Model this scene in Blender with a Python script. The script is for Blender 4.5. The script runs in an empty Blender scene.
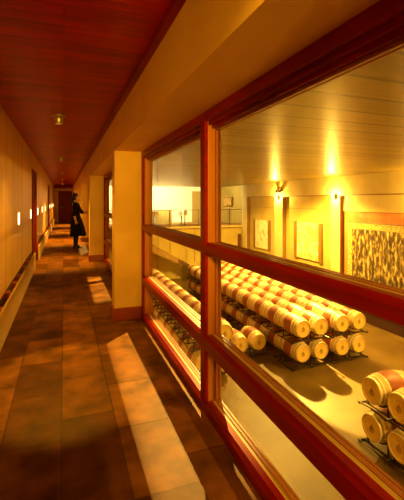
import bpy, bmesh, math, random
from mathutils import Vector, Matrix
random.seed(7)
PI = math.pi
S = bpy.context.scene
COL = S.collection

# ------------------------------------------------------------------ materials
def nodes(m):
    m.use_nodes = True
    nt = m.node_tree
    return nt, nt.nodes, nt.links

def mat(name, c1, c2=None, rough=.5, scale=4, stretch=(1, 1, 1), metal=0, bump=0, coat=0, detail=4, spec=.5, contrast=(.35, .65), stint=None):
    m = bpy.data.materials.new(name)
    nt, N, L = nodes(m)
    b = N['Principled BSDF']
    b.inputs['Roughness'].default_value = rough
    b.inputs['Metallic'].default_value = metal
    b.inputs['Coat Weight'].default_value = coat
    b.inputs['Specular IOR Level'].default_value = spec
    b.inputs['Base Color'].default_value = (*c1, 1)
    if stint: b.inputs['Specular Tint'].default_value = (*stint, 1)
    if c2 or bump:
        tc = N.new('ShaderNodeTexCoord'); mp = N.new('ShaderNodeMapping')
        mp.inputs['Scale'].default_value = stretch
        nz = N.new('ShaderNodeTexNoise'); nz.inputs['Scale'].default_value = scale; nz.inputs['Detail'].default_value = detail
        L.new(tc.outputs['Object'], mp.inputs['Vector']); L.new(mp.outputs[0], nz.inputs['Vector'])
        if c2:
            rp = N.new('ShaderNodeValToRGB')
            rp.color_ramp.elements[0].position = contrast[0]; rp.color_ramp.elements[1].position = contrast[1]
            rp.color_ramp.elements[0].color = (*c1, 1); rp.color_ramp.elements[1].color = (*c2, 1)
            L.new(nz.outputs['Fac'], rp.inputs[0]); L.new(rp.outputs[0], b.inputs['Base Color'])
        if bump:
            bp = N.new('ShaderNodeBump'); bp.inputs['Strength'].default_value = bump; bp.inputs['Distance'].default_value = .02
            L.new(nz.outputs['Fac'], bp.inputs['Height']); L.new(bp.outputs[0], b.inputs['Normal'])
    return m

def brickmat(name, c1, c2, mortar, w, h, msize, rough, rot=0., offset=.5, noise_scale=6, noise_amt=.5, bump=.2, spec=.5, loc=(0, 0, 0), coat=0, axis='xy', nstretch=(1, 1, 1), stint=None):
    """planks / tiles: world-size bricks of w x h metres, with per-brick tone and grain"""
    m = bpy.data.materials.new(name)
    nt, N, L = nodes(m); b = N['Principled BSDF']
    b.inputs['Roughness'].default_value = rough; b.inputs['Specular IOR Level'].default_value = spec
    b.inputs['Coat Weight'].default_value = coat
    if stint: b.inputs['Specular Tint'].default_value = (*stint, 1)
    tc = N.new('ShaderNodeTexCoord'); mp = N.new('ShaderNodeMapping')
    mp.inputs['Rotation'].default_value = (0, 0, rot); mp.inputs['Location'].default_value = loc
    if axis == 'yz':
        sp = N.new('ShaderNodeSeparateXYZ'); cb = N.new('ShaderNodeCombineXYZ')
        L.new(tc.outputs['Object'], sp.inputs[0]); L.new(sp.outputs['Z'], cb.inputs['X']); L.new(sp.outputs['Y'], cb.inputs['Y'])
        L.new(cb.outputs[0], mp.inputs['Vector'])
    else:
        L.new(tc.outputs['Object'], mp.inputs['Vector'])
    br = N.new('ShaderNodeTexBrick')
    br.offset = offset; br.inputs['Scale'].default_value = 1
    br.inputs['Brick Width'].default_value = w; br.inputs['Row Height'].default_value = h
    br.inputs['Mortar Size'].default_value = msize; br.inputs['Mortar Smooth'].default_value = .1
    br.inputs['Color1'].default_value = (*c1, 1); br.inputs['Color2'].default_value = (*c2, 1); br.inputs['Mortar'].default_value = (*mortar, 1)
    L.new(mp.outputs[0], br.inputs['Vector'])
    mp2 = N.new('ShaderNodeMapping'); mp2.inputs['Scale'].default_value = nstretch
    L.new(tc.outputs['Object'], mp2.inputs['Vector'])
    nz = N.new('ShaderNodeTexNoise'); nz.inputs['Scale'].default_value = noise_scale; nz.inputs['Detail'].default_value = 6
    L.new(mp2.outputs[0], nz.inputs['Vector'])
    mr = N.new('ShaderNodeMapRange'); mr.inputs['From Min'].default_value = .3; mr.inputs['From Max'].default_value = .7
    mr.inputs['To Min'].default_value = 1 - noise_amt; mr.inputs['To Max'].default_value = 1 + noise_amt * .6
    L.new(nz.outputs['Fac'], mr.inputs['Value'])
    mx = N.new('ShaderNodeMix'); mx.data_type = 'RGBA'; mx.blend_type = 'MULTIPLY'; mx.inputs['Factor'].default_value = 1
    L.new(br.outputs['Color'], mx.inputs['A']); L.new(mr.outputs[0], mx.inputs['B']); L.new(mx.outputs['Result'], b.inputs['Base Color'])
    if bump:
        bp = N.new('ShaderNodeBump'); bp.inputs['Strength'].default_value = bump; bp.inputs['Distance'].default_value = .01
        sm = N.new('ShaderNodeMath'); sm.operation = 'SUBTRACT'
        L.new(nz.outputs['Fac'], sm.inputs[0]); L.new(br.outputs['Fac'], sm.inputs[1])
        L.new(sm.outputs[0], bp.inputs['Height']); L.new(bp.outputs[0], b.inputs['Normal'])
    return m

def emit(name, col, strength):
    m = bpy.data.materials.new(name); nt, N, L = nodes(m)
    b = N['Principled BSDF']; b.inputs['Base Color'].default_value = (.8, .7, .4, 1)
    b.inputs['Emission Color'].default_value = (*col, 1); b.inputs['Emission Strength'].default_value = strength
    return m

def glass(name):
    m = bpy.data.materials.new(name); nt, N, L = nodes(m)
    N.remove(N['Principled BSDF'])
    out = [n for n in N if n.type == 'OUTPUT_MATERIAL'][0]
    tr = N.new('ShaderNodeBsdfTransparent'); tr.inputs[0].default_value = (.97, .97, .94, 1)
    gl = N.new('ShaderNodeBsdfGlossy'); gl.inputs['Roughness'].default_value = .0
    lw = N.new('ShaderNodeLayerWeight'); lw.inputs['Blend'].default_value = .5
    pw = N.new('ShaderNodeMath'); pw.operation = 'POWER'; pw.inputs[1].default_value = 5; L.new(lw.outputs['Facing'], pw.inputs[0])
    fr = N.new('ShaderNodeMath'); fr.operation = 'MULTIPLY_ADD'; fr.inputs[1].default_value = .45; fr.inputs[2].default_value = .025; L.new(pw.outputs[0], fr.inputs[0])
    mx = N.new('ShaderNodeMixShader')
    L.new(fr.outputs[0], mx.inputs[0]); L.new(tr.outputs[0], mx.inputs[1]); L.new(gl.outputs[0], mx.inputs[2]); L.new(mx.outputs[0], out.inputs[0])
    return m

M = {}
M['redwood'] = mat('dark red timber', (.27, .005, .001), (.17, .003, .001), .34, 3, (6, .6, 6), bump=.03, spec=.3, stint=(1, .2, .04))
M['lining'] = mat('amber timber lining', (.50, .17, .03), (.42, .13, .02), .4, 3, (6, 6, .6))
M['sill'] = mat('pale timber sill', (.78, .56, .22), (.70, .48, .17), .45, 4, (1, .3, 1))
M['bead'] = mat('brown glazing bead', (.40, .13, .025), (.34, .10, .018), .4, 3)
M['plaster'] = mat('warm plaster', (.80, .52, .16), (.72, .45, .12), .75, 2.2, bump=.04)
M['skirt'] = mat('red skirting', (.34, .05, .012), (.25, .03, .008), .4, 5)
M['leftpanel'] = brickmat('pale timber wall panels', (.72, .42, .075), (.64, .36, .06), (.20, .07, .01), 4.0, .62, .012, .5, offset=0, noise_scale=3, noise_amt=.12, bump=.08, axis='yz', nstretch=(1, 1, .25))
M['board'] = mat('pale skirting board', (.74, .52, .22), (.64, .43, .17), .45, 3, (1, .4, 1), bump=.04)
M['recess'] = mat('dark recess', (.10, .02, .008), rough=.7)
M['slate'] = brickmat('slate floor tiles', (.28, .105, .018), (.10, .030, .004), (.10, .034, .006), .60, .335, .005, .5, rot=PI / 2, noise_scale=4.5, noise_amt=.65, bump=.5, loc=(.0, .015, 0), offset=.37, spec=.22, stint=(1, .45, .1))
M['redceil'] = brickmat('dark red ceiling boards', (.44, .0045, .001), (.24, .0025, .0006), (.16, .003, .001), 1.9, .125, .003, .34, noise_scale=3, noise_amt=.35, bump=.08, offset=.43, nstretch=(1, 12, 1), spec=.2, stint=(1, .1, .02))
M['hallceil'] = brickmat('honey ceiling panels', (.26, .185, .02), (.155, .10, .009), (.05, .025, .004), 30, .55, .03, .36, noise_scale=1.6, noise_amt=.22, bump=.05, offset=0, nstretch=(.5, 7, 1), spec=.3)
M['concrete'] = mat('polished concrete', (.165, .10, .012), (.09, .05, .005), .5, .9, bump=.04, detail=8)
M['hallwall'] = mat('ochre hall wall', (.52, .41, .11), (.46, .355, .085), .8, 1.1, bump=.02)
M['frieze'] = mat('pale frieze', (.64, .55, .26), (.58, .49, .21), .8, 1.5, bump=.02)
M['niche'] = mat('orange lining', (.62, .25, .06), rough=.7)
M['darkbase'] = mat('dark plinth', (.05, .015, .008), rough=.5)
M['white'] = mat('white wall', (.85, .80, .66), rough=.8)
M['metal'] = mat('black steel', (.02, .013, .009), rough=.4, metal=.3)
M['bronze'] = mat('bronze rail', (.10, .055, .012), rough=.5, metal=.1)
M['chrome'] = mat('brushed lamp metal', (.55, .45, .30), rough=.35, metal=.7)
M['reddoor'] = mat('dark red door', (.22, .012, .004), (.16, .008, .003), .5, 3, (8, 8, .5), spec=.2)
M['olive'] = mat('olive cloth', (.36, .27, .08), rough=.8)
M['cloth'] = mat('white tablecloth', (.85, .82, .70), rough=.8)
M['tan'] = mat('tan door leaf', (.34, .23, .055), rough=.6)
M['hoop'] = mat('galvanised hoop', (.88, .80, .54), rough=.3, metal=.3)
M['head'] = mat('barrel head oak', (.82, .58, .15), (.75, .51, .12), .55, 3, (9, 1, 1))
M['mark'] = mat('brand mark', (.17, .075, .018), rough=.7)
M['drape'] = mat('rust drape', (.60, .20, .055), (.52, .16, .04), .8, 3)
M['concrete2'] = mat('stair concrete', (.33, .20, .055), (.27, .16, .04), .8, 2)
M['darkwood'] = mat('dark stair treads', (.12, .045, .015), rough=.5)
M['glow'] = emit('lamp glow', (1, .72, .28), 9)
M['lens'] = emit('dim lens', (1, .62, .16), .25)
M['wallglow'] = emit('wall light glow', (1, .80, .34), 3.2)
M['glass'] = glass('window glass')
M['skin'] = mat('skin', (.62, .33, .19), rough=.55)
M['hair'] = mat('dark hair', (.02, .010, .006), rough=.45)
M['dress'] = mat('black dress', (.006, .0028, .002), (.010, .004, .003), .9, 30, spec=.15)
M['stocking'] = mat('dark stockings', (.014, .005, .003), rough=.7, spec=.2)
M['shoe'] = mat('black shoe', (.012, .008, .007), rough=.3)
M['eye'] = mat('dark eye', (.02, .012, .01), rough=.2)
M['lip'] = mat('lips', (.45, .12, .09), rough=.5)

# barrel staves: pale oak, wine stained round the bilge
def barrel_mat():
    m = bpy.data.materials.new('oak staves'); nt, N, L = nodes(m); b = N['Principled BSDF']
    b.inputs['Roughness'].default_value = .45
    tc = N.new('ShaderNodeTexCoord'); sp = N.new('ShaderNodeSeparateXYZ'); L.new(tc.outputs['Object'], sp.inputs[0])
    ab = N.new('ShaderNodeMath'); ab.operation = 'ABSOLUTE'; L.new(sp.outputs['Y'], ab.inputs[0])
    at = N.new('ShaderNodeMath'); at.operation = 'ARCTAN2'; L.new(sp.outputs['X'], at.inputs[0]); L.new(sp.outputs['Z'], at.inputs[1])
    nz = N.new('ShaderNodeTexNoise'); nz.inputs['Scale'].default_value = 9; L.new(tc.outputs['Object'], nz.inputs['Vector'])
    ad = N.new('ShaderNodeMath'); ad.operation = 'MULTIPLY_ADD'; ad.inputs[1].default_value = .05; L.new(nz.outputs['Fac'], ad.inputs[0]); L.new(ab.outputs[0], ad.inputs[2])
    rp = N.new('ShaderNodeValToRGB'); e = rp.color_ramp.elements
    e[0].position = .215; e[0].color = (.31, .072, .014, 1); e[1].position = .235; e[1].color = (.66, .47, .17, 1)
    L.new(ad.outputs[0], rp.inputs[0])
    # stave joints
    ml = N.new('ShaderNodeMath'); ml.operation = 'MULTIPLY'; ml.inputs[1].default_value = 28 / (2 * PI); L.new(at.outputs[0], ml.inputs[0])
    fr = N.new('ShaderNodeMath'); fr.operation = 'FRACT'; L.new(ml.outputs[0], fr.inputs[0])
    gt = N.new('ShaderNodeMath'); gt.operation = 'GREATER_THAN'; gt.inputs[1].default_value = .95; L.new(fr.outputs[0], gt.inputs[0])
    mx = N.new('ShaderNodeMix'); mx.data_type = 'RGBA'; mx.blend_type = 'MULTIPLY'
    mu = N.new('ShaderNodeMath'); mu.operation = 'MULTIPLY'; mu.inputs[1].default_value = .4; L.new(gt.outputs[0], mu.inputs[0])
    L.new(mu.outputs[0], mx.inputs['Factor']); L.new(rp.outputs[0], mx.inputs['A']); mx.inputs['B'].default_value = (.4, .3, .2, 1)
    L.new(mx.outputs['Result'], b.inputs['Base Color'])
    return m
M['stave'] = barrel_mat()

def ramp_mat(name, stops, scale, stretch, detail=6, rough=.8, dist=0):
    m = bpy.data.materials.new(name); nt, N, L = nodes(m); b = N['Principled BSDF']; b.inputs['Roughness'].default_value = rough
    tc = N.new('ShaderNodeTexCoord'); mp = N.new('ShaderNodeMapping'); mp.inputs['Scale'].default_value = stretch
    nz = N.new('ShaderNodeTexNoise'); nz.inputs['Scale'].default_value = scale; nz.inputs['Detail'].default_value = detail; nz.inputs['Distortion'].default_value = dist
    L.new(tc.outputs['Object'], mp.inputs['Vector']); L.new(mp.outputs[0], nz.inputs['Vector'])
    rp = N.new('ShaderNodeValToRGB'); el = rp.color_ramp.elements
    while len(el) < len(stops): el.new(.5)
    for k, (p, c) in enumerate(stops): el[k].position = p; el[k].color = (*c, 1)
    L.new(nz.outputs['Fac'], rp.inputs[0]); L.new(rp.outputs[0], b.inputs['Base Color'])
    return m
M['tapfield'] = ramp_mat('tapestry figures', [(.34, (.02, .010, .003)), (.46, (.07, .04, .008)), (.52, (.16, .11, .02)), (.58, (.36, .26, .06)), (.68, (.60, .50, .24))], 6, (1, 1.3, .5), 7, dist=.3)
M['tapborder'] = ramp_mat('tapestry border', [(.36, (.16, .09, .02)), (.47, (.50, .34, .08)), (.62, (.72, .54, .17))], 13, (1, 1, 1), 4)
M['canvas_a'] = ramp_mat('pale canvas with dark strokes', [(.28, (.22, .14, .04)), (.40, (.62, .50, .26)), (.49, (.86, .80, .62))], 2.4, (1, 2.4, 1.0), 5, dist=.4)
M['canvas_b'] = ramp_mat('pale canvas with swirls', [(.34, (.50, .38, .07)), (.47, (.66, .54, .16)), (.60, (.90, .84, .60))], 1.8, (1, 1, .9), 5, dist=2.0)
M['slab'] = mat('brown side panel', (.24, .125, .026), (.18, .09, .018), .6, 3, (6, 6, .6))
M['smallart'] = ramp_mat('small amber picture', [(.35, (.30, .15, .03)), (.5, (.66, .42, .10)), (.62, (.80, .62, .22))], 5, (1, 1, 1), 4)

# ------------------------------------------------------------------ mesh helpers
def new_bm(): return bmesh.new()

def box(bm, x0, x1, y0, y1, z0, z1):
    v = [bm.verts.new((x, y, z)) for x in (x0, x1) for y in (y0, y1) for z in (z0, z1)]
    for f in ((0, 1, 3, 2), (4, 6, 7, 5), (0, 4, 5, 1), (2, 3, 7, 6), (0, 2, 6, 4), (1, 5, 7, 3)):
        bm.faces.new([v[i] for i in f])
    return v

def frame_axes(d):
    d = d.normalized()
    u = Vector((0, 0, 1)) if abs(d.z) < .9 else Vector((1, 0, 0))
    a = d.cross(u).normalized(); b = d.cross(a).normalized()
    return a, b

def tube(bm, pts, r, n=8, closed=False):
    pts = [Vector(p) for p in pts]; rings = []; m = len(pts)
    rr = r if isinstance(r, (list, tuple)) else [r] * m
    for i, p in enumerate(pts):
        if closed: d = pts[(i + 1) % m] - pts[i - 1]
        else: d = pts[min(i + 1, m - 1)] - pts[max(i - 1, 0)]
        a, b = frame_axes(d)
        if i and a.dot(pa) < 0: a = -a; b = -b
        pa = a
        rings.append([bm.verts.new(p + (a * math.cos(2 * PI * k / n) + b * math.sin(2 * PI * k / n)) * rr[i]) for k in range(n)])
    for i in range(m if closed else m - 1):
        A, B = rings[i], rings[(i + 1) % m]
        for k in range(n): bm.faces.new((A[k], A[(k + 1) % n], B[(k + 1) % n], B[k]))
    if not closed:
        bm.faces.new(rings[0][::-1]); bm.faces.new(rings[-1])

def lathe(bm, prof, axis='z', n=32, centre=(0, 0, 0), cap=True):
    """prof: (radius, height) pairs"""
    c = Vector(centre); rings = []
    for r, h in prof:
        ring = []
        for k in range(n):
            a = 2 * PI * k / n; p = (r * math.cos(a), r * math.sin(a))
            q = {'z': (p[0], p[1], h), 'y': (p[0], h, p[1]), 'x': (h, p[0], p[1])}[axis]
            ring.append(bm.verts.new(c + Vector(q)))
        rings.append(ring)
    for A, B in zip(rings, rings[1:]):
        for k in range(n): bm.faces.new((A[k], A[(k + 1) % n], B[(k + 1) % n], B[k]))
    if cap:
        bm.faces.new(rings[0][::-1]); bm.faces.new(rings[-1])
    return rings

def ellipsoid(bm, c, r, seg=20, rot=None):
    mt = Matrix.Translation(c) @ (rot.to_4x4() if rot else Matrix.Identity(4)) @ Matrix.Diagonal((*r, 1))
    bmesh.ops.create_uvsphere(bm, u_segments=seg, v_segments=seg // 2 + 2, radius=1, matrix=mt)

def prism(bm, poly, y0, y1):
    """polygon in (x, z) extruded along y"""
    A = [bm.verts.new((x, y0, z)) for x, z in poly]; B = [bm.verts.new((x, y1, z)) for x, z in poly]
    n = len(poly)
    bm.faces.new(A); bm.faces.new(B[::-1])
    for i in range(n): bm.faces.new((A[i], B[i], B[(i + 1) % n], A[(i + 1) % n]))

def obj(name, bm, m, parent=None, smooth=False, bevel=0, loc=None):
    bmesh.ops.recalc_face_normals(bm, faces=bm.faces)
    me = bpy.data.meshes.new(name); bm.to_mesh(me); bm.free()
    if smooth:
        for p in me.polygons: p.use_smooth = True
    o = bpy.data.objects.new(name, me); COL.objects.link(o); me.materials.append(m)
    if parent: o.parent = parent
    if loc: o.location = loc
    if bevel:
        b = o.modifiers.new('bevel', 'BEVEL'); b.width = bevel; b.segments = 2; b.limit_method = 'ANGLE'
    return o

def boxobj(name, m, parent, *dims, bevel=0):
    bm = new_bm(); box(bm, *dims); return obj(name, bm, m, parent, bevel=bevel)

def tag(o, label=None, cat=None, group=None, kind=None):
    if label: o['label'] = label
    if cat: o['category'] = cat
    if group: o['group'] = group
    if kind: o['kind'] = kind
    return o

def thing(name, label, cat, loc=(0, 0, 0), rz=0, group=None):
    o = bpy.data.objects.new(name, None); COL.objects.link(o)
    o.location = loc; o.rotation_euler = (0, 0, rz); o.empty_display_size = .2
    return tag(o, label, cat, group)

def structure(name, bm, m, label=None, bevel=0):
    o = obj(name, bm, m, bevel=bevel); o['kind'] = 'structure'
    if label: o['label'] = label
    return o

def sbox(name, m, *dims, label=None, bevel=0):
    bm = new_bm(); box(bm, *dims); return structure(name, bm, m, label, bevel)

def copy_tree(o, parent=None):
    c = o.copy(); COL.objects.link(c)
    if parent: c.parent = parent
    for ch in o.children: copy_tree(ch, c)
    return c

ORD = ['first', 'second', 'third', 'fourth', 'fifth', 'sixth', 'seventh', 'eighth', 'ninth', 'tenth', 'eleventh', 'twelfth', 'thirteenth', 'fourteenth', 'fifteenth']

# ------------------------------------------------------------------ setting
XL, XB, XG, XH, XW = -.65, .572, .90, 1.0, 12.5      # left wall, beam face, glazing, hall face, far wall
ZC, ZH, ZF = 2.50, 2.62, -3.9                        # corridor ceiling, hall ceiling, hall floor
YN, YE, YB, YK = -3.0, 27.0, 24.5, 29.2              # near end, corridor end, balcony edge, balcony back wall
PILL = [(-.05, .17), (4.58, 4.81), (9.25, 9.48), (13.85, 14.08), (18.5, 18.73), (23.1, 23.33)]

sbox('floor', M['slate'], XL - .2, XH, YN, YE, -.25, 0, label='brown slate tiled corridor floor')
sbox('ceiling', M['redceil'], XL - .2, XB, YN, YE, ZC, ZC + .2, label='dark red boarded corridor ceiling')
sbox('floor_hall', M['concrete'], XH, XW + .4, YN, YK + .3, ZF - .3, ZF, label='polished floor of the barrel hall')
sbox('ceiling_hall', M['hallceil'], XB, XW + .4, YN, YK + .3, ZH, ZH + .2, label='honey panelled hall ceiling')
sbox('trim_1', M['redwood'], XB - .045, XB, YN, YE, ZC - .05, ZC, label='dark red cove strip')
sbox('wall_right', M['plaster'], XB, XH, YN, YE, 2.06, ZH, label='plaster beam over the windows')
sbox('wall_below', M['hallwall'], XH - .3, XH, YN, YK + .3, ZF, -.25, label='hall wall under the corridor')
sbox('wall_end', M['plaster'], XL - .2, XB, YE, YE + .2, 0, ZC + .2)
sbox('wall_near', M['plaster'], XL - .2, XH, YN - .2, YN, -.25, ZH)
sbox('wall_hall_near', M['hallwall'], XH, XW + .4, YN - .2, YN, ZF, ZH)

# left wall in pieces round two doors
DOORS = [(8.75, 9.9), (17.1, 18.4)]
edges = [YN] + [y for d in DOORS for y in d] + [YE]
bm = new_bm()
for a, b in zip(edges[0::2], edges[1::2]): box(bm, XL - .2, XL, a, b, 0, ZC)
for a, b in DOORS: box(bm, XL - .2, XL, a, b, 2.14, ZC)
structure('wall_left', bm, M['leftpanel'], 'pale panelled corridor wall')
for n, (a, b) in enumerate(DOORS, 1):
    root = thing('door_%d' % n, None, None, (XL, a, 0)); root['kind'] = 'structure'
    w = b - a
    bm = new_bm()
    box(bm, -.12, .03, 0, .09, 0, 2.14); box(bm, -.12, .03, w - .09, w, 0, 2.14); box(bm, -.12, .03, .09, w - .09, 2.05, 2.14)
    obj('door_frame', bm, M['reddoor'], root)
    boxobj('door_leaf', M['reddoor'], root, -.11, -.05, .09, w - .09, .005, 2.05)
    bm = new_bm(); tube(bm, [(-.05, .17, 1.02), (-.01, .17, 1.02), (-.01, .28, 1.02)], .009); obj('door_handle', bm, M['chrome'], root)

# skirting trough along the left wall: a board standing clear of the wall with dark blocks behind it
segs = list(zip(edges[0::2], edges[1::2]))
for n, (a, b) in enumerate(segs, 1):
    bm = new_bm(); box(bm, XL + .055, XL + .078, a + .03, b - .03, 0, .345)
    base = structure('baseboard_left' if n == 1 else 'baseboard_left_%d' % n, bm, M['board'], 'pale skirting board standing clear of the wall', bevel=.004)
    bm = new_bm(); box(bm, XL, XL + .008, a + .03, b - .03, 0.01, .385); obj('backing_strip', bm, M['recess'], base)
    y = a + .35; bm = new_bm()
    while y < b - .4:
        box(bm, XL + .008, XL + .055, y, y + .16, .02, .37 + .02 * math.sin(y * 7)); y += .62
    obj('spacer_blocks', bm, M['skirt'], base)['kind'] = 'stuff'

# end door of the corridor
root = thing('door_3', None, None, (-.36, YE, 0)); root['kind'] = 'structure'
bm = new_bm(); box(bm, 0, .06, -.05, 0, 0, 2.12); box(bm, .82, .88, -.05, 0, 0, 2.12); box(bm, .06, .82, -.05, 0, 2.06, 2.12); obj('door_frame', bm, M['redwood'], root)
boxobj('door_leaf', M['reddoor'], root, .06, .82, -.035, 0, .005, 2.06)
bm = new_bm(); tube(bm, [(.13, -.035, 1.0), (.13, -.08, 1.0), (.24, -.08, 1.0)], .01); obj('door_handle', bm, M['chrome'], root)
sbox('trim_2', M['redwood'], XL, XB, YE - .25, YE - .001, 2.3, ZC - .001, label='dark red header over the end door')

# pillars with red skirting
for n, (a, b) in enumerate(PILL):
    bm = new_bm(); box(bm, XB, XH, a, b, 0, 2.06)
    p = structure('pillar' if n == 0 else 'pillar.%03d' % n, bm, M['plaster'], bevel=.006)
    bm = new_bm(); t = .018
    box(bm, XB - t, XG - .003, a - t, a, 0, .15); box(bm, XB - t, XB, a, b, 0, .15); box(bm, XB - t, XG - .003, b, b + t, 0, .15)
    obj('pillar_skirting', bm, M['skirt'], p, bevel=.003)

# ------------------------------------------------------------------ windows: timber grid glazing between the pillars
X1 = 1.02
RAILS = [(0, .075), (.42, .53), (1.085, 1.165), (1.95, 2.06)]
def window(n, a, b, mids):
    root = thing('window_%d' % n, None, None, (XG, a, 0)); root['kind'] = 'structure'
    root['label'] = 'dark red timber window between corridor and hall'
    L = b - a
    posts = [0] + [m - a for m in mids] + [L - .085]
    pw = .085
    fd = .026; fr = .058
    for y in posts:
        po = boxobj('post', M['redwood'], root, 0, fd, y, y + pw, 0, 2.06, bevel=.004)
        boxobj('post_lining', M['lining'], po, fd, X1 - XG, y + .004, y + pw - .004, 0, 2.06, bevel=.004)
    for y0, y1 in zip(posts, posts[1:]):
        ya, yb = y0 + pw, y1
        for (z0, z1) in RAILS:
            if z0 > 1.9:   # moulded head: three steps
                bm = new_bm(); prism(bm, [(0, z1), (0, z0 + .045), (.03, z0 + .045), (.03, z0 + .02), (.055, z0 + .02), (.055, z0), (.12, z0), (.12, z1)], ya, yb)
                obj('head_rail', bm, M['redwood'], root)
                continue
            zl = z0 + .012 if z0 else 0
            bm = new_bm(); prism(bm, [(0, zl), (0, z1 - .022), (.022, z1), (fr, z1), (fr, z0), (.012, z0)] if z0 else [(0, 0), (0, z1 - .022), (.022, z1), (fr, z1), (fr, 0)], ya, yb)
            ra = obj('rail' if z0 else 'bottom_rail', bm, M['redwood'], root)
            bm = new_bm(); prism(bm, [(fr, z0), (fr, z1 - .004), (.12, z1 - .004), (.12, z0)], ya, yb); obj('sill', bm, M['sill'], ra)
        for (lo, hi) in zip(RAILS, RAILS[1:]):
            z0, z1 = lo[1], hi[0]; t = .014
            boxobj('glass_pane', M['glass'], root, .098, .104, ya + .002, yb - .002, z0 + .002, z1 - .002)
            bm = new_bm()
            for xa, xb in ((.080, .097), (.105, .118)):
                box(bm, xa, xb, ya, ya + t, z0, z1); box(bm, xa, xb, yb - t, yb, z0, z1)
                box(bm, xa, xb, ya + t, yb - t, z0, z0 + t * .25); box(bm, xa, xb, ya + t, yb - t, z1 - t, z1)
            obj('glazing_bead', bm, M['bead'], root)
window(1, PILL[0][1], PILL[1][0], [2.37])
for n in range(1, 5):
    a, b = PILL[n][1], PILL[n + 1][0]
    window(n + 1, a, b, [(a + b) / 2 - .04])
sbox('wall_right_far', M['plaster'], XG, XH, PILL[5][1], YE + 2.5, 0, 2.06)
sbox('wall_right_near', M['plaster'], XG, XH, YN, PILL[0][0], 0, 2.06)

# ------------------------------------------------------------------ far long wall of the hall
XP = 12.25
PIL = [(23.75, 24.5), (19.15, 20.05), (14.2, 14.85), (9.25, 9.9), (4.3, 4.95), (-.65, 0)]
sbox('wall_far', M['hallwall'], XW, XW + .2, YN, YK + .3, ZF, ZH, label='ochre far wall of the hall')
sbox('trim_3', M['frieze'], XP, XW, YN, YB + .2, 1.75, ZH, label='pale frieze above the wall panels')
sbox('trim_4', M['darkbase'], XW - .06, XW, YN, YB, ZF, ZF + .42, label='dark plinth at the foot of the far wall')
for n, (a, b) in enumerate(PIL):
    bm = new_bm(); box(bm, XP, XW, a, b, ZF, 1.75)
    p = structure('pilaster' if n == 0 else 'pilaster.%03d' % n, bm, M['frieze'])
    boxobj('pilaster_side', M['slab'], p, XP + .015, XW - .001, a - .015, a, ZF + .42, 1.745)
# thin brown joint strips across the panels
for n, ((a, b), (c, d)) in enumerate(zip(PIL[1:3], PIL[0:2])):
    sbox('trim_%d' % (5 + n), M['slab'], XW - .012, XW, b, c, 1.02, 1.04)
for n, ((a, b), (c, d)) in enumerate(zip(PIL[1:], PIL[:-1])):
    sbox('trim_%d' % (20 + n), M['slab'], XP + .004, XP + .10, b, c, 1.70, 1.75, label='brown strip painting the shadow line under the frieze')  # shadow line below the frieze, put in as a brown strip
# tapestry bay: boxed header over a rust cloth
yb0, yb1 = PIL[3][1], PIL[2][0]
sbox('trim_7', M['frieze'], XP + .16, XW, yb0, yb1, .97, 1.70, label='boxed header above the tapestry')
sbox('trim_8', M['niche'], XW - .03, XW, yb0, yb1, ZF + .42, .97, label='orange lining of the tapestry bay')

bm = new_bm(); ny, nz = 160, 14; g = []
for i in range(ny + 1):
    row = []
    for k in range(nz + 1):
        y = yb0 + .06 + (yb1 - yb0 - .42) * i / ny; z = .95 - 3.9 * k / nz
        x = XW - .11 + .02 * math.sin(y * 6 + .8 * math.sin(z * 3) + 1.2 * math.sin(y * 1.7)) + .006 * math.sin(y * 13 + z)
        row.append(bm.verts.new((x, y, z)))
    g.append(row)
for i in range(ny):
    for k in range(nz): bm.faces.new((g[i][k], g[i + 1][k], g[i + 1][k + 1], g[i][k + 1]))
o = obj('drape', bm, M['drape'], smooth=True); tag(o, 'rust coloured gathered drape hanging behind the tapestry', 'drape')
s = o.modifiers.new('solid', 'SOLIDIFY'); s.thickness = .012

ty0, ty1, tz0, tz1 = 9.98 + .15, 13.72, -2.7, .47
t = thing('tapestry', 'large figured tapestry with gold patterned border on the far wall', 'tapestry', (XW - .2, (ty0 + ty1) / 2, tz0))
h = (ty1 - ty0) / 2; H = tz1 - tz0
boxobj('tapestry_field', M['tapfield'], t, 0, .03, -h + .26, h - .26, .26, H - .26)
bm = new_bm()
box(bm, -.006, .03, -h, -h + .26, 0, H); box(bm, -.006, .03, h - .26, h, 0, H)
box(bm, -.006, .03, -h + .26, h - .26, 0, .26); box(bm, -.006, .03, -h + .26, h - .26, H - .26, H)
obj('tapestry_border', bm, M['tapborder'], t)
bm = new_bm(); tube(bm, [(.015, -h - .05, H + .02), (.015, h + .05, H + .02)], .02); obj('hanging_pole', bm, M['bronze'], t)

def triptych(label, y0, y1, z0, z1, wl, canvas):
    t = thing('triptych_painting', label, 'painting', (XW - .10, (y0 + y1) / 2, z0))
    h = (y1 - y0) / 2; H = z1 - z0
    boxobj('canvas', canvas, t, .01, .07, -h + wl, h - wl, 0, H, bevel=.004)
    boxobj('side_panel', M['slab'], t, -.02, .07, -h, -h + wl, -.05, H + .02, bevel=.004)
    boxobj('side_panel', M['slab'], t, -.02, .07, h - wl, h, -.05, H + .02, bevel=.004)
triptych('pale painting with dark strokes between brown side panels, nearest the balcony', 20.85, 23.0, -1.72, .17, .22, M['canvas_a'])
triptych('pale swirling painting between brown side panels, beside the tapestry bay', 15.72, 18.15, -1.72, .27, .25, M['canvas_b'])

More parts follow.
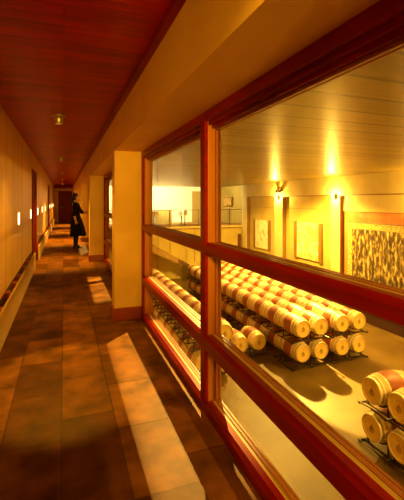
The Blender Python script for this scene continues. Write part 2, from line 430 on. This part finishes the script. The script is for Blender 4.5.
# lamps on the pilasters
def lampcol(): return (1.0, .57, .085)
def spot(name, loc, target, power, angle=120, blend=.5, r=.04, col=None):
    l = bpy.data.lights.new(name, 'SPOT'); l.energy = power; l.color = col or lampcol(); l.spot_size = math.radians(angle); l.spot_blend = blend; l.shadow_soft_size = r
    o = bpy.data.objects.new(name, l); COL.objects.link(o); o.location = loc
    o.rotation_euler = (Vector(target) - Vector(loc)).to_track_quat('-Z', 'Y').to_euler(); return o
def point(name, loc, power, r=.05, col=None):
    l = bpy.data.lights.new(name, 'POINT'); l.energy = power; l.color = col or lampcol(); l.shadow_soft_size = r
    o = bpy.data.objects.new(name, l); COL.objects.link(o); o.location = loc; return o

P_PIL, P_WIN, P_MID, P_COR, P_BAL = 240, 900, 1750, 70, 700
names = {1: 'bright spot lamp on the pilaster between the two pale paintings', 2: 'bright spot lamp on the pilaster left of the tapestry'}
proto = None
for n, (a, b) in enumerate(PIL):
    if n == 0: continue
    y = (a + b) / 2 - .05
    if n <= 2:
        t = thing('spot_lamp', names[n], 'lamp', (XP, y, 1.66), 0, 'spot lamps on the pilasters')
        bm = new_bm(); box(bm, -.03, 0, -.06, .06, -.06, .06); obj('wall_plate', bm, M['chrome'], t, bevel=.004)
        bm = new_bm(); tube(bm, [(-.03, 0, 0), (-.09, 0, 0)], .014); obj('lamp_arm', bm, M['chrome'], t)
        bm = new_bm(); lathe(bm, [(.03, -.09), (.06, -.10), (.065, -.17), (.058, -.17), (.05, -.12), (.02, -.115)], 'x', 20); obj('lamp_housing', bm, M['chrome'], t, smooth=True)
        bm = new_bm(); ellipsoid(bm, (-.165, 0, 0), (.022, .05, .05), 16); obj('bulb', bm, M['glow'], t, smooth=True)
    point('pilaster_light', (XP - .26, y, 1.66), P_PIL * .9, .04)

t = thing('twin_lamp_fixture', 'small dark two-headed fixture on the frieze above a lamp', 'fixture', (XP, 19.42, 2.03))
boxobj('back_plate', M['bronze'], t, -.03, .001, -.20, .20, .10, .24)
for s in (-1, 1):
    bm = new_bm(); lathe(bm, [(.05, -.02), (.095, -.05), (.095, -.17), (.07, -.17), (.06, -.06)], 'x', 18, (0, s * .17, 0)); hd = obj('lamp_head', bm, M['bronze'], t, smooth=True)
    bm = new_bm(); tube(bm, [(-.02, s * .17, .02), (-.02, s * .17, .18)], .02); obj('bracket', bm, M['bronze'], hd)

# ------------------------------------------------------------------ balcony at the hall's end
ZB = -.30
sbox('floor_balcony', M['concrete2'], XH, XW, YB, YK, ZB - .16, ZB, label='balcony floor slab')
sbox('wall_under_balcony', M['hallwall'], XH, XW, YB + .1, YB + .3, ZF, ZB - .16, label='ochre wall under the balcony')
sbox('wall_back', M['white'], XH, XW + .3, YK, YK + .2, ZB, ZH, label='bright white back wall of the balcony')
sbox('trim_9', M['frieze'], XH, XW, YB - .03, YB, ZB - .14, ZB - .02, label='pale edge strip of the balcony slab')
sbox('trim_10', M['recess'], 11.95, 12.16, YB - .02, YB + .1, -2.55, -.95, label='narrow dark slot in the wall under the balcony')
sbox('trim_11', M['tan'], 9.97, 11.75, YK - .06, YK, ZB, 2.26, label='tan door-height panel on the balcony wall')
t = thing('balcony_railing', 'slim bronze railing along the balcony edge', 'railing', (XH, YB + .06, ZB))
L = XW - XH
bm = new_bm(); box(bm, 0, L, -.025, .025, 1.10, 1.145); obj('top_rail', bm, M['bronze'], t)
bm = new_bm(); box(bm, 0, L, -.015, .015, .10, .13); obj('bottom_rail', bm, M['bronze'], t)
for x in (.3, 1.5, 2.6, 3.65, 4.70, 5.77, 6.86, 7.88, 9.05, 10.27, 11.40):
    w = .05 if abs(x - 5.77) < .01 else .025
    bm = new_bm(); box(bm, x - w, x + w, -.02, .02, 0, 1.10); obj('railing_post', bm, M['bronze'], t)

t = thing('box_picture', 'small wide amber box picture on the balcony side wall', 'picture', (XW, 27.25, 1.03))
boxobj('picture_box', M['slab'], t, -.16, 0, -.72, .72, 0, .72, bevel=.008)
boxobj('picture_face', M['smallart'], t, -.172, -.16, -.68, .68, .04, .68)

def table(x, y, label):
    t = thing('round_table', label, 'table', (x, y, ZB), 0, 'clothed tables on the balcony')
    n = 48; bm = new_bm(); rings = []
    for (r, z, f) in ((.02, 1.02, 0), (.40, 1.02, 0), (.415, 1.0, 0), (.42, .9, .02), (.44, .68, .04)):
        rings.append([bm.verts.new(((r + f * math.cos(9 * a)) * math.cos(a), (r + f * math.cos(9 * a)) * math.sin(a), z)) for a in [2 * PI * k / n for k in range(n)]])
    for A, B in zip(rings, rings[1:]):
        for k in range(n): bm.faces.new((A[k], A[(k + 1) % n], B[(k + 1) % n], B[k]))
    bm.faces.new(rings[0]); o = obj('tablecloth', bm, M['cloth'], t, smooth=True)
    bm = new_bm(); lathe(bm, [(.38, .985), (.38, 1.015)], 'z', 32); obj('table_top', bm, M['darkwood'], t)
    bm = new_bm(); lathe(bm, [(.24, 0), (.24, .03), (.04, .06), (.04, .985)], 'z', 24); obj('pedestal', bm, M['metal'], t, smooth=True)
table(6.0, 26.2, 'white clothed round table behind the railing, left of the olive screen')
table(8.15, 26.3, 'white clothed round table behind the railing, right of the olive screen')
t = thing('folding_screen', 'dull olive cloth screen standing between the balcony tables', 'screen', (6.75, 26.6, ZB))
for x in (-.50, -.08, .34):
    boxobj('screen_panel', M['olive'], t, x, x + .40, -.02, .02, .04, 1.08, bevel=.005)
for x in (-.51, -.09, .33, .75):
    bm = new_bm(); tube(bm, [(x, 0, 0), (x, 0, 1.12)], .014); obj('screen_post', bm, M['bronze'], t)

# staircase under the balcony
bm = new_bm(); poly = []
x, z = 3.55, -.30; run, rise = .285, .165
poly.append((x - .6, z)); poly.append((x, z))
for k in range(12):
    z -= rise; poly.append((x, z)); x += run; poly.append((x, z))
poly.append((x, z - .35)); poly.append((3.2, -.85)); poly.append((2.95, -.85))
prism(bm, poly, 23.2, 24.5)
st = structure('staircase', bm, M['concrete2'], 'plain stair flight descending under the balcony')
for k in range(9):
    z -= rise * .98
    bm = new_bm(); box(bm, x, x + run + .03, 23.2, 24.5, z - .05, z); obj('tread', bm, M['darkwood'], st); x += run
    if z < -3.75: break
bm = new_bm(); tube(bm, [(6.97, 23.25, -2.35), (6.97 + .285 * 9, 23.25, -3.83)], .05, 6); obj('stringer', bm, M['darkwood'], st)
for hx, hz in ((6.45, -1.95), (8.15, -2.6)):
    bm = new_bm(); tube(bm, [(hx, 23.3, hz), (hx, 23.3, -.46)], .022); obj('hanger_rod', bm, M['bronze'], st)

# ------------------------------------------------------------------ barrels
RB, LB, RH = .335, .95, .262
def barrel_profile(y):   # outer radius at distance y from the middle
    return RB - (RB - RH) * (abs(y) / (LB / 2)) ** 1.9
def make_barrel():
    root = thing('wine_barrel', 'oak barrel', 'barrel')
    bm = new_bm(); h = LB / 2; prof = [(.02, -h + .035), (RH - .022, -h + .035), (RH - .022, -h), (RH, -h)]
    k = 12
    for i in range(1, k): y = -h + LB * i / k; prof.append((barrel_profile(y), y))
    prof += [(RH, h), (RH - .022, h), (RH - .022, h - .035), (.02, h - .035)]
    lathe(bm, prof, 'y', 36)
    body = obj('staves', bm, M['stave'], root, smooth=True, loc=(0, 0, RB))
    e = body.modifiers.new('es', 'EDGE_SPLIT'); e.split_angle = math.radians(40)
    for s in (-1, 1):
        bm = new_bm(); y = s * (h - .03); lathe(bm, [(RH - .024, y - .006), (RH - .024, y + .006)], 'y', 36); obj('barrel_head', bm, M['head'], root, loc=(0, 0, RB))
        for c, w in ((.445, .045), (.365, .03), (.235, .03)):
            bm = new_bm(); a, b = s * c - w / 2, s * c + w / 2; t = .005
            lathe(bm, [(barrel_profile(a) - .004, a), (barrel_profile(a) + t, a), (barrel_profile(b) + t, b), (barrel_profile(b) - .004, b)], 'y', 36, cap=False)
            obj('hoop', bm, M['hoop'], root, smooth=True, loc=(0, 0, RB))
    return root
def add_mark(root):
    """burnt-in drop shaped mark with a short line of lettering strokes above"""
    head = [c for c in root.children if c.name.startswith('barrel_head')][0]
    global MARK
    if MARK is None:
        bm = new_bm(); y = -LB / 2 + .0225
        pts = []
        for k in range(24):
            a = 2 * PI * k / 24
            pts.append((.048 * math.sin(a) * (1 - .25 * math.cos(a)), y, -.03 + .064 * math.cos(a)))
        tube(bm, pts, .008, 6, True)
        tube(bm, [(0, y, -.065), (0, y, .01)], .011, 6)
        tube(bm, [(0, y, .035), (0, y, .075)], .007, 6)
        for k in range(5):
            x = -.05 + .025 * k; z = .135 - .0035 * (k - 2) ** 2
            tube(bm, [(x - .008, y, z), (x + .008, y, z)], .0045, 4)
        o = obj('brand_mark', bm, M['mark'], head); MARK = o
        o['label'] = 'small dark burnt mark'
    else:
        o = MARK.copy(); COL.objects.link(o); o.parent = head
MARK = None
proto = make_barrel(); used = False
def put_barrel(x, y, zc, label, group, rz=0, mark=False):
    global used
    o = copy_tree(proto) if used else proto
    if not used: used = True; o_first.append(o)
    o.location = (x, y, zc - RB); o.rotation_euler = (0, 0, rz)
    tag(o, label, 'barrel', group)
    if mark: marks.append(o)
    return o
o_first = []; marks = []

ZLO, ZUP = -3.38, -2.60
def make_rack(hc):
    """two-barrel steel rack; hc = height of the barrel axis over the rack's base"""
    root = thing('barrel_rack', 'black steel rack', 'rack'); r = .019
    for x in (-.715, 0, .715):
        bm = new_bm(); tube(bm, [(x, -.46, r * 3.2), (x, -.44, r), (x, .42, r), (x, .44, r * 3.2)], r); obj('side_rail', bm, M['metal'], root)
    for y in (-.27, .27):
        bm = new_bm(); tube(bm, [(-.715, y, r + .0015), (.715, y, r + .0015)], r); obj('cross_bar', bm, M['metal'], root)
        for sx in (-.345, .345):
            rr = barrel_profile(y) + r + .006; bm = new_bm()
            tube(bm, [(sx + rr * math.sin(a), y, hc - rr * math.cos(a)) for a in [math.radians(q) for q in range(-52, 53, 8)]], r)
            for q in (-52, 52):
                a = math.radians(q); p = (sx + rr * math.sin(a), y, hc - rr * math.cos(a)); tube(bm, [p, (p[0], y, r)], r)
            obj('saddle', bm, M['metal'], root)
    if hc > .49:
        bm = new_bm(); tube(bm, [(-.715, -.45, .045), (-.36, -.45, .075), (0, -.45, .045), (.36, -.45, .075), (.715, -.45, .045)], r * .9)
    else:
        bm = new_bm(); tube(bm, [(-.715, -.45, .05), (-.36, -.47, .10), (0, -.45, .05), (.36, -.47, .10), (.715, -.45, .05)], r * .9)
    obj('front_bar', bm, M['metal'], root)
    return root
ZR = ZLO + barrel_profile(.27) + .008
rack_lo = make_rack(ZLO - ZF); rack_up = make_rack(ZUP - ZR); rused = {'lo': False, 'up': False}
def put_rack(x, y, tier, label, group, rz=0):
    p = rack_lo if tier == 'lo' else rack_up
    o = copy_tree(p) if rused[tier] else p; rused[tier] = True
    o.location = (x, y, ZF if tier == 'lo' else ZR); o.rotation_euler = (0, 0, rz); tag(o, label, 'rack', group)

TN = {'lo': 'lower', 'up': 'upper'}
# the wide block: four lines, two tiers
YM = 9.87; PITCH = 1.0; NM = 11
lines = [7.10, 7.79, 8.65, 9.34]
for k in range(NM):
    yc = YM + LB / 2 + k * PITCH
    for tier, zc in (('lo', ZLO), ('up', ZUP)):
        for i, x in enumerate(lines):
            if tier == 'lo' and 0 < i < 3 and k > 2: continue      # buried inside the block
            put_barrel(x, yc, zc, 'oak barrel, wide block, %s tier, %s line from the glass, %s from near end' % (TN[tier], ORD[i], ORD[k]), 'barrels in the wide block', mark=(k == 0))
        for c, cx in enumerate((7.445, 8.995)):
            put_rack(cx, yc, tier, 'black steel rack, wide block, %s level, %s column, %s from near end' % (TN[tier], ('left', 'right')[c], ORD[k]), 'racks of the wide block')
# fill the buried lower lines too, they carry the upper tier
for k in range(3, NM):
    for i in (1, 2):
        put_barrel(lines[i], YM + LB / 2 + k * PITCH, ZLO, 'oak barrel, wide block, lower tier, %s line from the glass, %s from near end' % (ORD[i], ORD[k]), 'barrels in the wide block')
# the narrow row under the corridor windows
YL = 10.38; NL = 10
for k in range(NL):
    yc = YL + LB / 2 + k * PITCH
    for i, x in enumerate((3.93, 4.62)):
        put_barrel(x, yc, ZLO, 'oak barrel, row below the windows, lower tier, %s line, %s from near end' % (('glass-side', 'hall-side')[i], ORD[k]), 'barrels in the row below the windows', mark=(k == 0))
    put_barrel(4.62, yc, ZUP, 'oak barrel, row below the windows, upper tier, %s from near end' % ORD[k], 'barrels in the row below the windows', mark=(k == 0))
    put_rack(4.275, yc, 'lo', 'black steel rack under the row below the windows, lower level, %s from near end' % ORD[k], 'racks of the row below the windows')
    put_rack(4.275, yc, 'up', 'half-empty black rack, row below the windows, upper level, %s from near end' % ORD[k], 'racks of the row below the windows')
# a single pair on the floor between the two
for i, x in enumerate((5.565, 6.255)):
    put_barrel(x, 11.2 + LB / 2, ZLO, 'oak barrel on the floor between the two blocks, %s of the pair' % ('left', 'right')[i], 'pair of barrels between the blocks', mark=True)
put_rack(5.91, 11.2 + LB / 2, 'lo', 'black steel rack under the lone pair of barrels', 'single rack')
# the near block at the right, heads towards the glass
XR = 6.12
for tier, zc in (('lo', ZLO), ('up', ZUP)):
    for i, y in enumerate((6.15, 5.46)):
        put_barrel(XR + LB / 2, y, zc, 'oak barrel facing the glass at lower right, %s tier, %s' % (TN[tier], ('farther', 'nearer')[i]), 'barrels in the near stack at lower right', rz=-PI / 2, mark=True)
    put_rack(XR + LB / 2, 5.805, tier, 'black steel rack of the near stack at lower right, %s level' % TN[tier], 'racks of the near stack', rz=-PI / 2)
for o in marks: add_mark(o)

# ------------------------------------------------------------------ corridor fittings
t0 = None
for k in range(5):
    y = 4.9 + 4.62 * k
    where = ['nearest the camera', 'second from the camera', 'third from the camera', 'fourth from the camera', 'farthest from the camera'][k]
    if t0 is None:
        t = t0 = thing('ceiling_spotlight', '', 'ceiling light', (-.06, y, ZC))
        bm = new_bm(); lathe(bm, [(.085, -.012), (.085, 0)], 'z', 24); obj('mounting_plate', bm, M['chrome'], t, smooth=False)
        bm = new_bm(); lathe(bm, [(.06, -.012), (.062, -.05), (.048, -.085), (.048, -.10), (.038, -.10), (.036, -.08), (.02, -.08)], 'z', 24); obj('lamp_can', bm, M['chrome'], t, smooth=True)
        bm = new_bm(); lathe(bm, [(.035, -.094), (.035, -.088)], 'z', 20); obj('lens', bm, M['lens'], t)
    else:
        t = copy_tree(t0); t.location = (-.06, y, ZC)
    tag(t, 'small ceiling spotlight on dark red boards, %s' % where, 'ceiling light', 'corridor ceiling spotlights')
    spot('corridor_light', (-.06, y, ZC - .12), (-.06, y, 0), P_COR * (.8 if k == 0 else 4.0 if k == 1 else 7.0), 92 if k == 0 else 78, .8, .035, (1, .52, .03))
spot('corridor_light', (-.06, .28, ZC - .12), (.9, 1.25, 1.0), P_COR * .8, 70, .9, .035, (1, .52, .03))
spot('corridor_light', (-.06, 4.9, ZC - .12), (.02, 3.3, 0), 150, 28, .35, .03, (1, .52, .03))
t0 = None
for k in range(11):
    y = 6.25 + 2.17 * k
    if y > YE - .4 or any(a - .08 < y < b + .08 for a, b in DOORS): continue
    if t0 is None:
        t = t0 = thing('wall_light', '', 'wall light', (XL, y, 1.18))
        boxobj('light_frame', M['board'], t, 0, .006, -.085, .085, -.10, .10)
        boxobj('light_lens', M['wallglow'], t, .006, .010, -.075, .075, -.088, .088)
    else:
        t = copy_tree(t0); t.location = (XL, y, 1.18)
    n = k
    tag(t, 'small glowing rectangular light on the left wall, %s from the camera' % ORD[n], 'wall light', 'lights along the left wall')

# ------------------------------------------------------------------ person
def capsule(bm, a, b, ra, rb, n=14):
    a, b = Vector(a), Vector(b); d = b - a
    pts = []; rad = []
    dn = d.normalized()
    for q in (-1, -.8, -.5, 0):
        pts.append(a + dn * ra * q); rad.append(max(.002, ra * math.sqrt(max(0, 1 - q * q))))
    for q in (.25, .5, .75):
        pts.append(a + d * q); rad.append(ra + (rb - ra) * q)
    for q in (0, .5, .8, 1):
        pts.append(b + dn * rb * q); rad.append(max(.002, rb * math.sqrt(max(0, 1 - q * q))))
    tube(bm, pts, rad, n)

def chain(bm, pts, rads):
    for i in range(len(pts) - 1): capsule(bm, pts[i], pts[i + 1], rads[i], rads[i + 1])

def remesh(o, v, sm=4):
    r = o.modifiers.new('remesh', 'REMESH'); r.mode = 'VOXEL'; r.voxel_size = v; r.use_smooth_shade = True
    s = o.modifiers.new('smooth', 'SMOOTH'); s.iterations = sm; s.factor = .5

PX, PY = .35, 12.0
pr = thing('person', 'person in black dress with dark hair bun, reaching to the window', 'person', (PX, PY, 0))
# forward +x, her right side -y (towards the camera)
shR, elR, wrR = (-.03, -.165, 1.345), (-.075, -.215, 1.06), (-.015, -.205, .83)
shL, elL, wrL = (.0, .165, 1.345), (.165, .18, 1.10), (.43, .15, 1.09)
bm = new_bm()
ellipsoid(bm, (0, 0, .93), (.115, .165, .13)); ellipsoid(bm, (.0, 0, 1.08), (.095, .125, .14)); ellipsoid(bm, (.005, 0, 1.25), (.112, .155, .16))
ellipsoid(bm, (.075, -.07, 1.235), (.06, .062, .062)); ellipsoid(bm, (.075, .07, 1.235), (.06, .062, .062))
chain(bm, [(-.01, -.13, 1.35), (-.01, .13, 1.35)], [.062, .062])
chain(bm, [(-.015, 0, 1.36), (.012, 0, 1.50)], [.055, .048])
# head with face
ellipsoid(bm, (.012, 0, 1.575), (.094, .073, .103)); ellipsoid(bm, (.045, 0, 1.525), (.06, .052, .075))
chain(bm, [(.098, 0, 1.575), (.118, 0, 1.545)], [.009, .014]); ellipsoid(bm, (.088, 0, 1.468), (.024, .025, .018))
ellipsoid(bm, (.102, 0, 1.505), (.012, .024, .010)); ellipsoid(bm, (.088, 0, 1.60), (.016, .045, .012))
for s in (-1, 1): ellipsoid(bm, (.005, s * .073, 1.56), (.018, .010, .032))
# arms
chain(bm, [shR, elR], [.047, .038]); chain(bm, [elR, wrR], [.038, .024])
chain(bm, [shL, elL], [.047, .038]); chain(bm, [elL, wrL], [.038, .024])
def hand(wr, direction, palm_n, side):
    """palm, four unequal bent fingers and a thumb; side = direction of the thumb"""
    w = Vector(wr); d = Vector(direction).normalized(); nrm = Vector(palm_n).normalized(); s = Vector(side).normalized()
    for k in (-1, -.33, .33, 1):
        chain(bm, [w, w + d * .075 + s * .030 * k], [.017, .013])
    for k, ln in ((1, .062), (.33, .072), (-.33, .067), (-1, .052)):
        b0 = w + d * .078 + s * .030 * k; b1 = b0 + (d * .92 + nrm * .3).normalized() * ln * .5; b2 = b1 + (d * .75 + nrm * .65).normalized() * ln * .5
        chain(bm, [b0, b1, b2], [.0098, .0088, .0072])
    t0 = w + d * .02 + s * .024; t1 = t0 + (d * .6 + s * .8 + nrm * .2) * .034; t2 = t1 + (d * .9 + s * .3 + nrm * .3) * .032
    chain(bm, [t0, t1, t2], [.012, .0105, .0085])
hand(wrR, (.12, .02, -1), (.2, 1, 0), (1, -.1, .1))
hand(wrL, (1, -.05, -.02), (.1, -.3, -1), (0, -1, .1))
# legs and feet
for s, xx in ((-1, -.02), (1, .03)):
    hip, knee, ank = (0, s * .085, .88), (xx + .015, s * .075, .475), (xx - .02, s * .065, .095)
    chain(bm, [hip, knee], [.088, .056]); chain(bm, [knee, (xx - .012, s * .07, .34), ank], [.054, .052, .031])
    chain(bm, [ank, (xx + .09, s * .07, .035)], [.033, .022])
body = obj('body', bm, M['skin'], pr, smooth=True); remesh(body, .006, 3)
for s in (-1, 1):
    bm = new_bm(); ellipsoid(bm, (.0985, s * .032, 1.578), (.008, .012, .007), 12); obj('eye', bm, M['eye'], pr, smooth=True)
bm = new_bm(); ellipsoid(bm, (.111, 0, 1.505), (.008, .022, .008), 12); obj('mouth', bm, M['lip'], pr, smooth=True)
# dress: bodice with elbow sleeves and a flared pleated skirt
bm = new_bm()
ellipsoid(bm, (0, 0, .95), (.127, .175, .13)); ellipsoid(bm, (.0, 0, 1.08), (.108, .138, .15)); ellipsoid(bm, (.005, 0, 1.25), (.124, .166, .16))
ellipsoid(bm, (.078, -.07, 1.235), (.069, .072, .072)); ellipsoid(bm, (.078, .07, 1.235), (.069, .072, .072))
chain(bm, [(-.012, -.14, 1.345), (-.012, .14, 1.345)], [.074, .074])
def lerp(a, b, t): return tuple(a[i] + (b[i] - a[i]) * t for i in range(3))
chain(bm, [shR, elR, lerp(elR, wrR, .12)], [.062, .053, .050]); chain(bm, [shL, elL, lerp(elL, wrL, .1)], [.062, .053, .050])
o = obj('dress_bodice', bm, M['dress'], pr, smooth=True); remesh(o, .008, 3)
bm = new_bm(); n = 72; rings = []
for z, rx, ry, ox, f in ((1.06, .112, .145, 0, 0), (.98, .128, .172, .0, .004), (.85, .160, .205, .012, .009), (.68, .188, .228, .03, .015), (.52, .21, .245, .045, .02), (.40, .225, .26, .055, .024), (.385, .217, .252, .055, .024)):
    rings.append([bm.verts.new((ox + (rx + f * math.sin(11 * a + 2 * z)) * math.cos(a), (ry + f * math.sin(11 * a + 2 * z)) * math.sin(a), z + f * .25 * math.cos(5 * a))) for a in [2 * PI * k / n for k in range(n)]])
for A, B in zip(rings, rings[1:]):
    for k in range(n): bm.faces.new((A[k], A[(k + 1) % n], B[(k + 1) % n], B[k]))
o = obj('dress_skirt', bm, M['dress'], pr, smooth=True); sm = o.modifiers.new('solid', 'SOLIDIFY'); sm.thickness = .006; sm.offset = -1
# hair with low bun
bm = new_bm()
ellipsoid(bm, (-.020, 0, 1.592), (.096, .084, .097)); ellipsoid(bm, (-.045, 0, 1.55), (.07, .078, .085)); ellipsoid(bm, (-.115, 0, 1.525), (.05, .048, .055))
ellipsoid(bm, (.0, 0, 1.635), (.066, .068, .046))
chain(bm, [(-.10, 0, 1.50), (-.105, 0, 1.42)], [.04, .022])
o = obj('hair', bm, M['hair'], pr, smooth=True); remesh(o, .007, 2)
for s, xx in ((-1, -.02), (1, .03)):
    bm = new_bm(); knee, ank = (xx + .015, s * .075, .475), (xx - .02, s * .065, .095)
    chain(bm, [(0, s * .08, .62), knee, (xx - .012, s * .07, .34), ank, (xx + .06, s * .07, .05)], [.078, .0605, .0575, .0365, .028])
    o = obj('stocking', bm, M['stocking'], pr, smooth=True); remesh(o, .007, 2)
    bm = new_bm()
    chain(bm, [(xx - .03, s * .065, .065), (xx + .05, s * .07, .045), (xx + .135, s * .075, .022)], [.038, .036, .022])
    chain(bm, [(xx - .045, s * .065, .05), (xx - .048, s * .065, .010)], [.022, .010])
    o = obj('shoe', bm, M['shoe'], pr, smooth=True); remesh(o, .006, 2)

# ------------------------------------------------------------------ light
sbox('trim_12', M['frieze'], 1.70, 1.72, .1, YB - .2, 2.295, ZH, label='unseen pale board added along the hall ceiling to block window lamp light')  # out-of-view board added to keep the downlights off the upper panes
for y, ya in ((5.3, 3.05), (7.35, 6.5), (14.4, 12.2), (19.1, 16.9), (23.6, 21.4)):
    spot('window_downlight', (1.85, y, ZH - .1), (.5, ya, 0), P_WIN, 36, .3, .006, (1, .66, .13))
for (x, y, p) in ((9.3, 15.0, 1.7), (5.2, -1.2, .65), (8.5, 20.5, .5), (10.6, 6.0, .7)):
    spot('hall_downlight', (x, y, ZH - .1), (x, y - .01, ZF), P_MID * p, 150, .4, .05)
for x, p in ((4.4, 1.1), (7.2, 1.1), (9.6, .3)):
    spot('balcony_light', (x, 25.6, 2.3), (x + .2, YK, .9) if p > .5 else (XW, 27.0, 1.0), P_BAL * p, 130, .6, .08, (1, .80, .36))
spot('hall_spot', (9.3, 15.2, ZH - .1), (7.5, 8.65, ZF), 12500, 18, .2, .03)
# unseen lamp added at the corridor's near end to brighten pillar and beam
spot('corridor_fill_light', (.0, YN + .3, 1.95), (.75, 4.6, 1.55), 660, 30, 1.0, .06, (1, .52, .025))

w = bpy.data.worlds.new('world'); S.world = w; w.use_nodes = True
w.node_tree.nodes['Background'].inputs[0].default_value = (1, .5, .12, 1)
w.node_tree.nodes['Background'].inputs[1].default_value = .02

# ------------------------------------------------------------------ camera
F, VX, HY, W_, H_ = 371.0, 64.0, 201.0, 404, 500
cam = bpy.data.cameras.new('camera'); cam.sensor_fit = 'VERTICAL'; cam.sensor_height = 36; cam.lens = F / H_ * 36
th = math.atan((202 - VX) / F)
cam.shift_y = -(H_ / 2 - HY) / H_
cam.clip_start = .05
co = bpy.data.objects.new('camera', cam); COL.objects.link(co); co.location = (0, 0, 1.45); co.rotation_euler = (PI / 2, 0, -th)
S.camera = co
S.view_settings.view_transform = 'Standard'; S.view_settings.look = 'None'; S.view_settings.gamma = 1; S.view_settings.exposure = .9
S.view_settings.use_curve_mapping = False
S.cycles.use_denoising = True
S.cycles.max_bounces = 8; S.cycles.transparent_max_bounces = 16
S.cycles.sample_clamp_indirect = 6
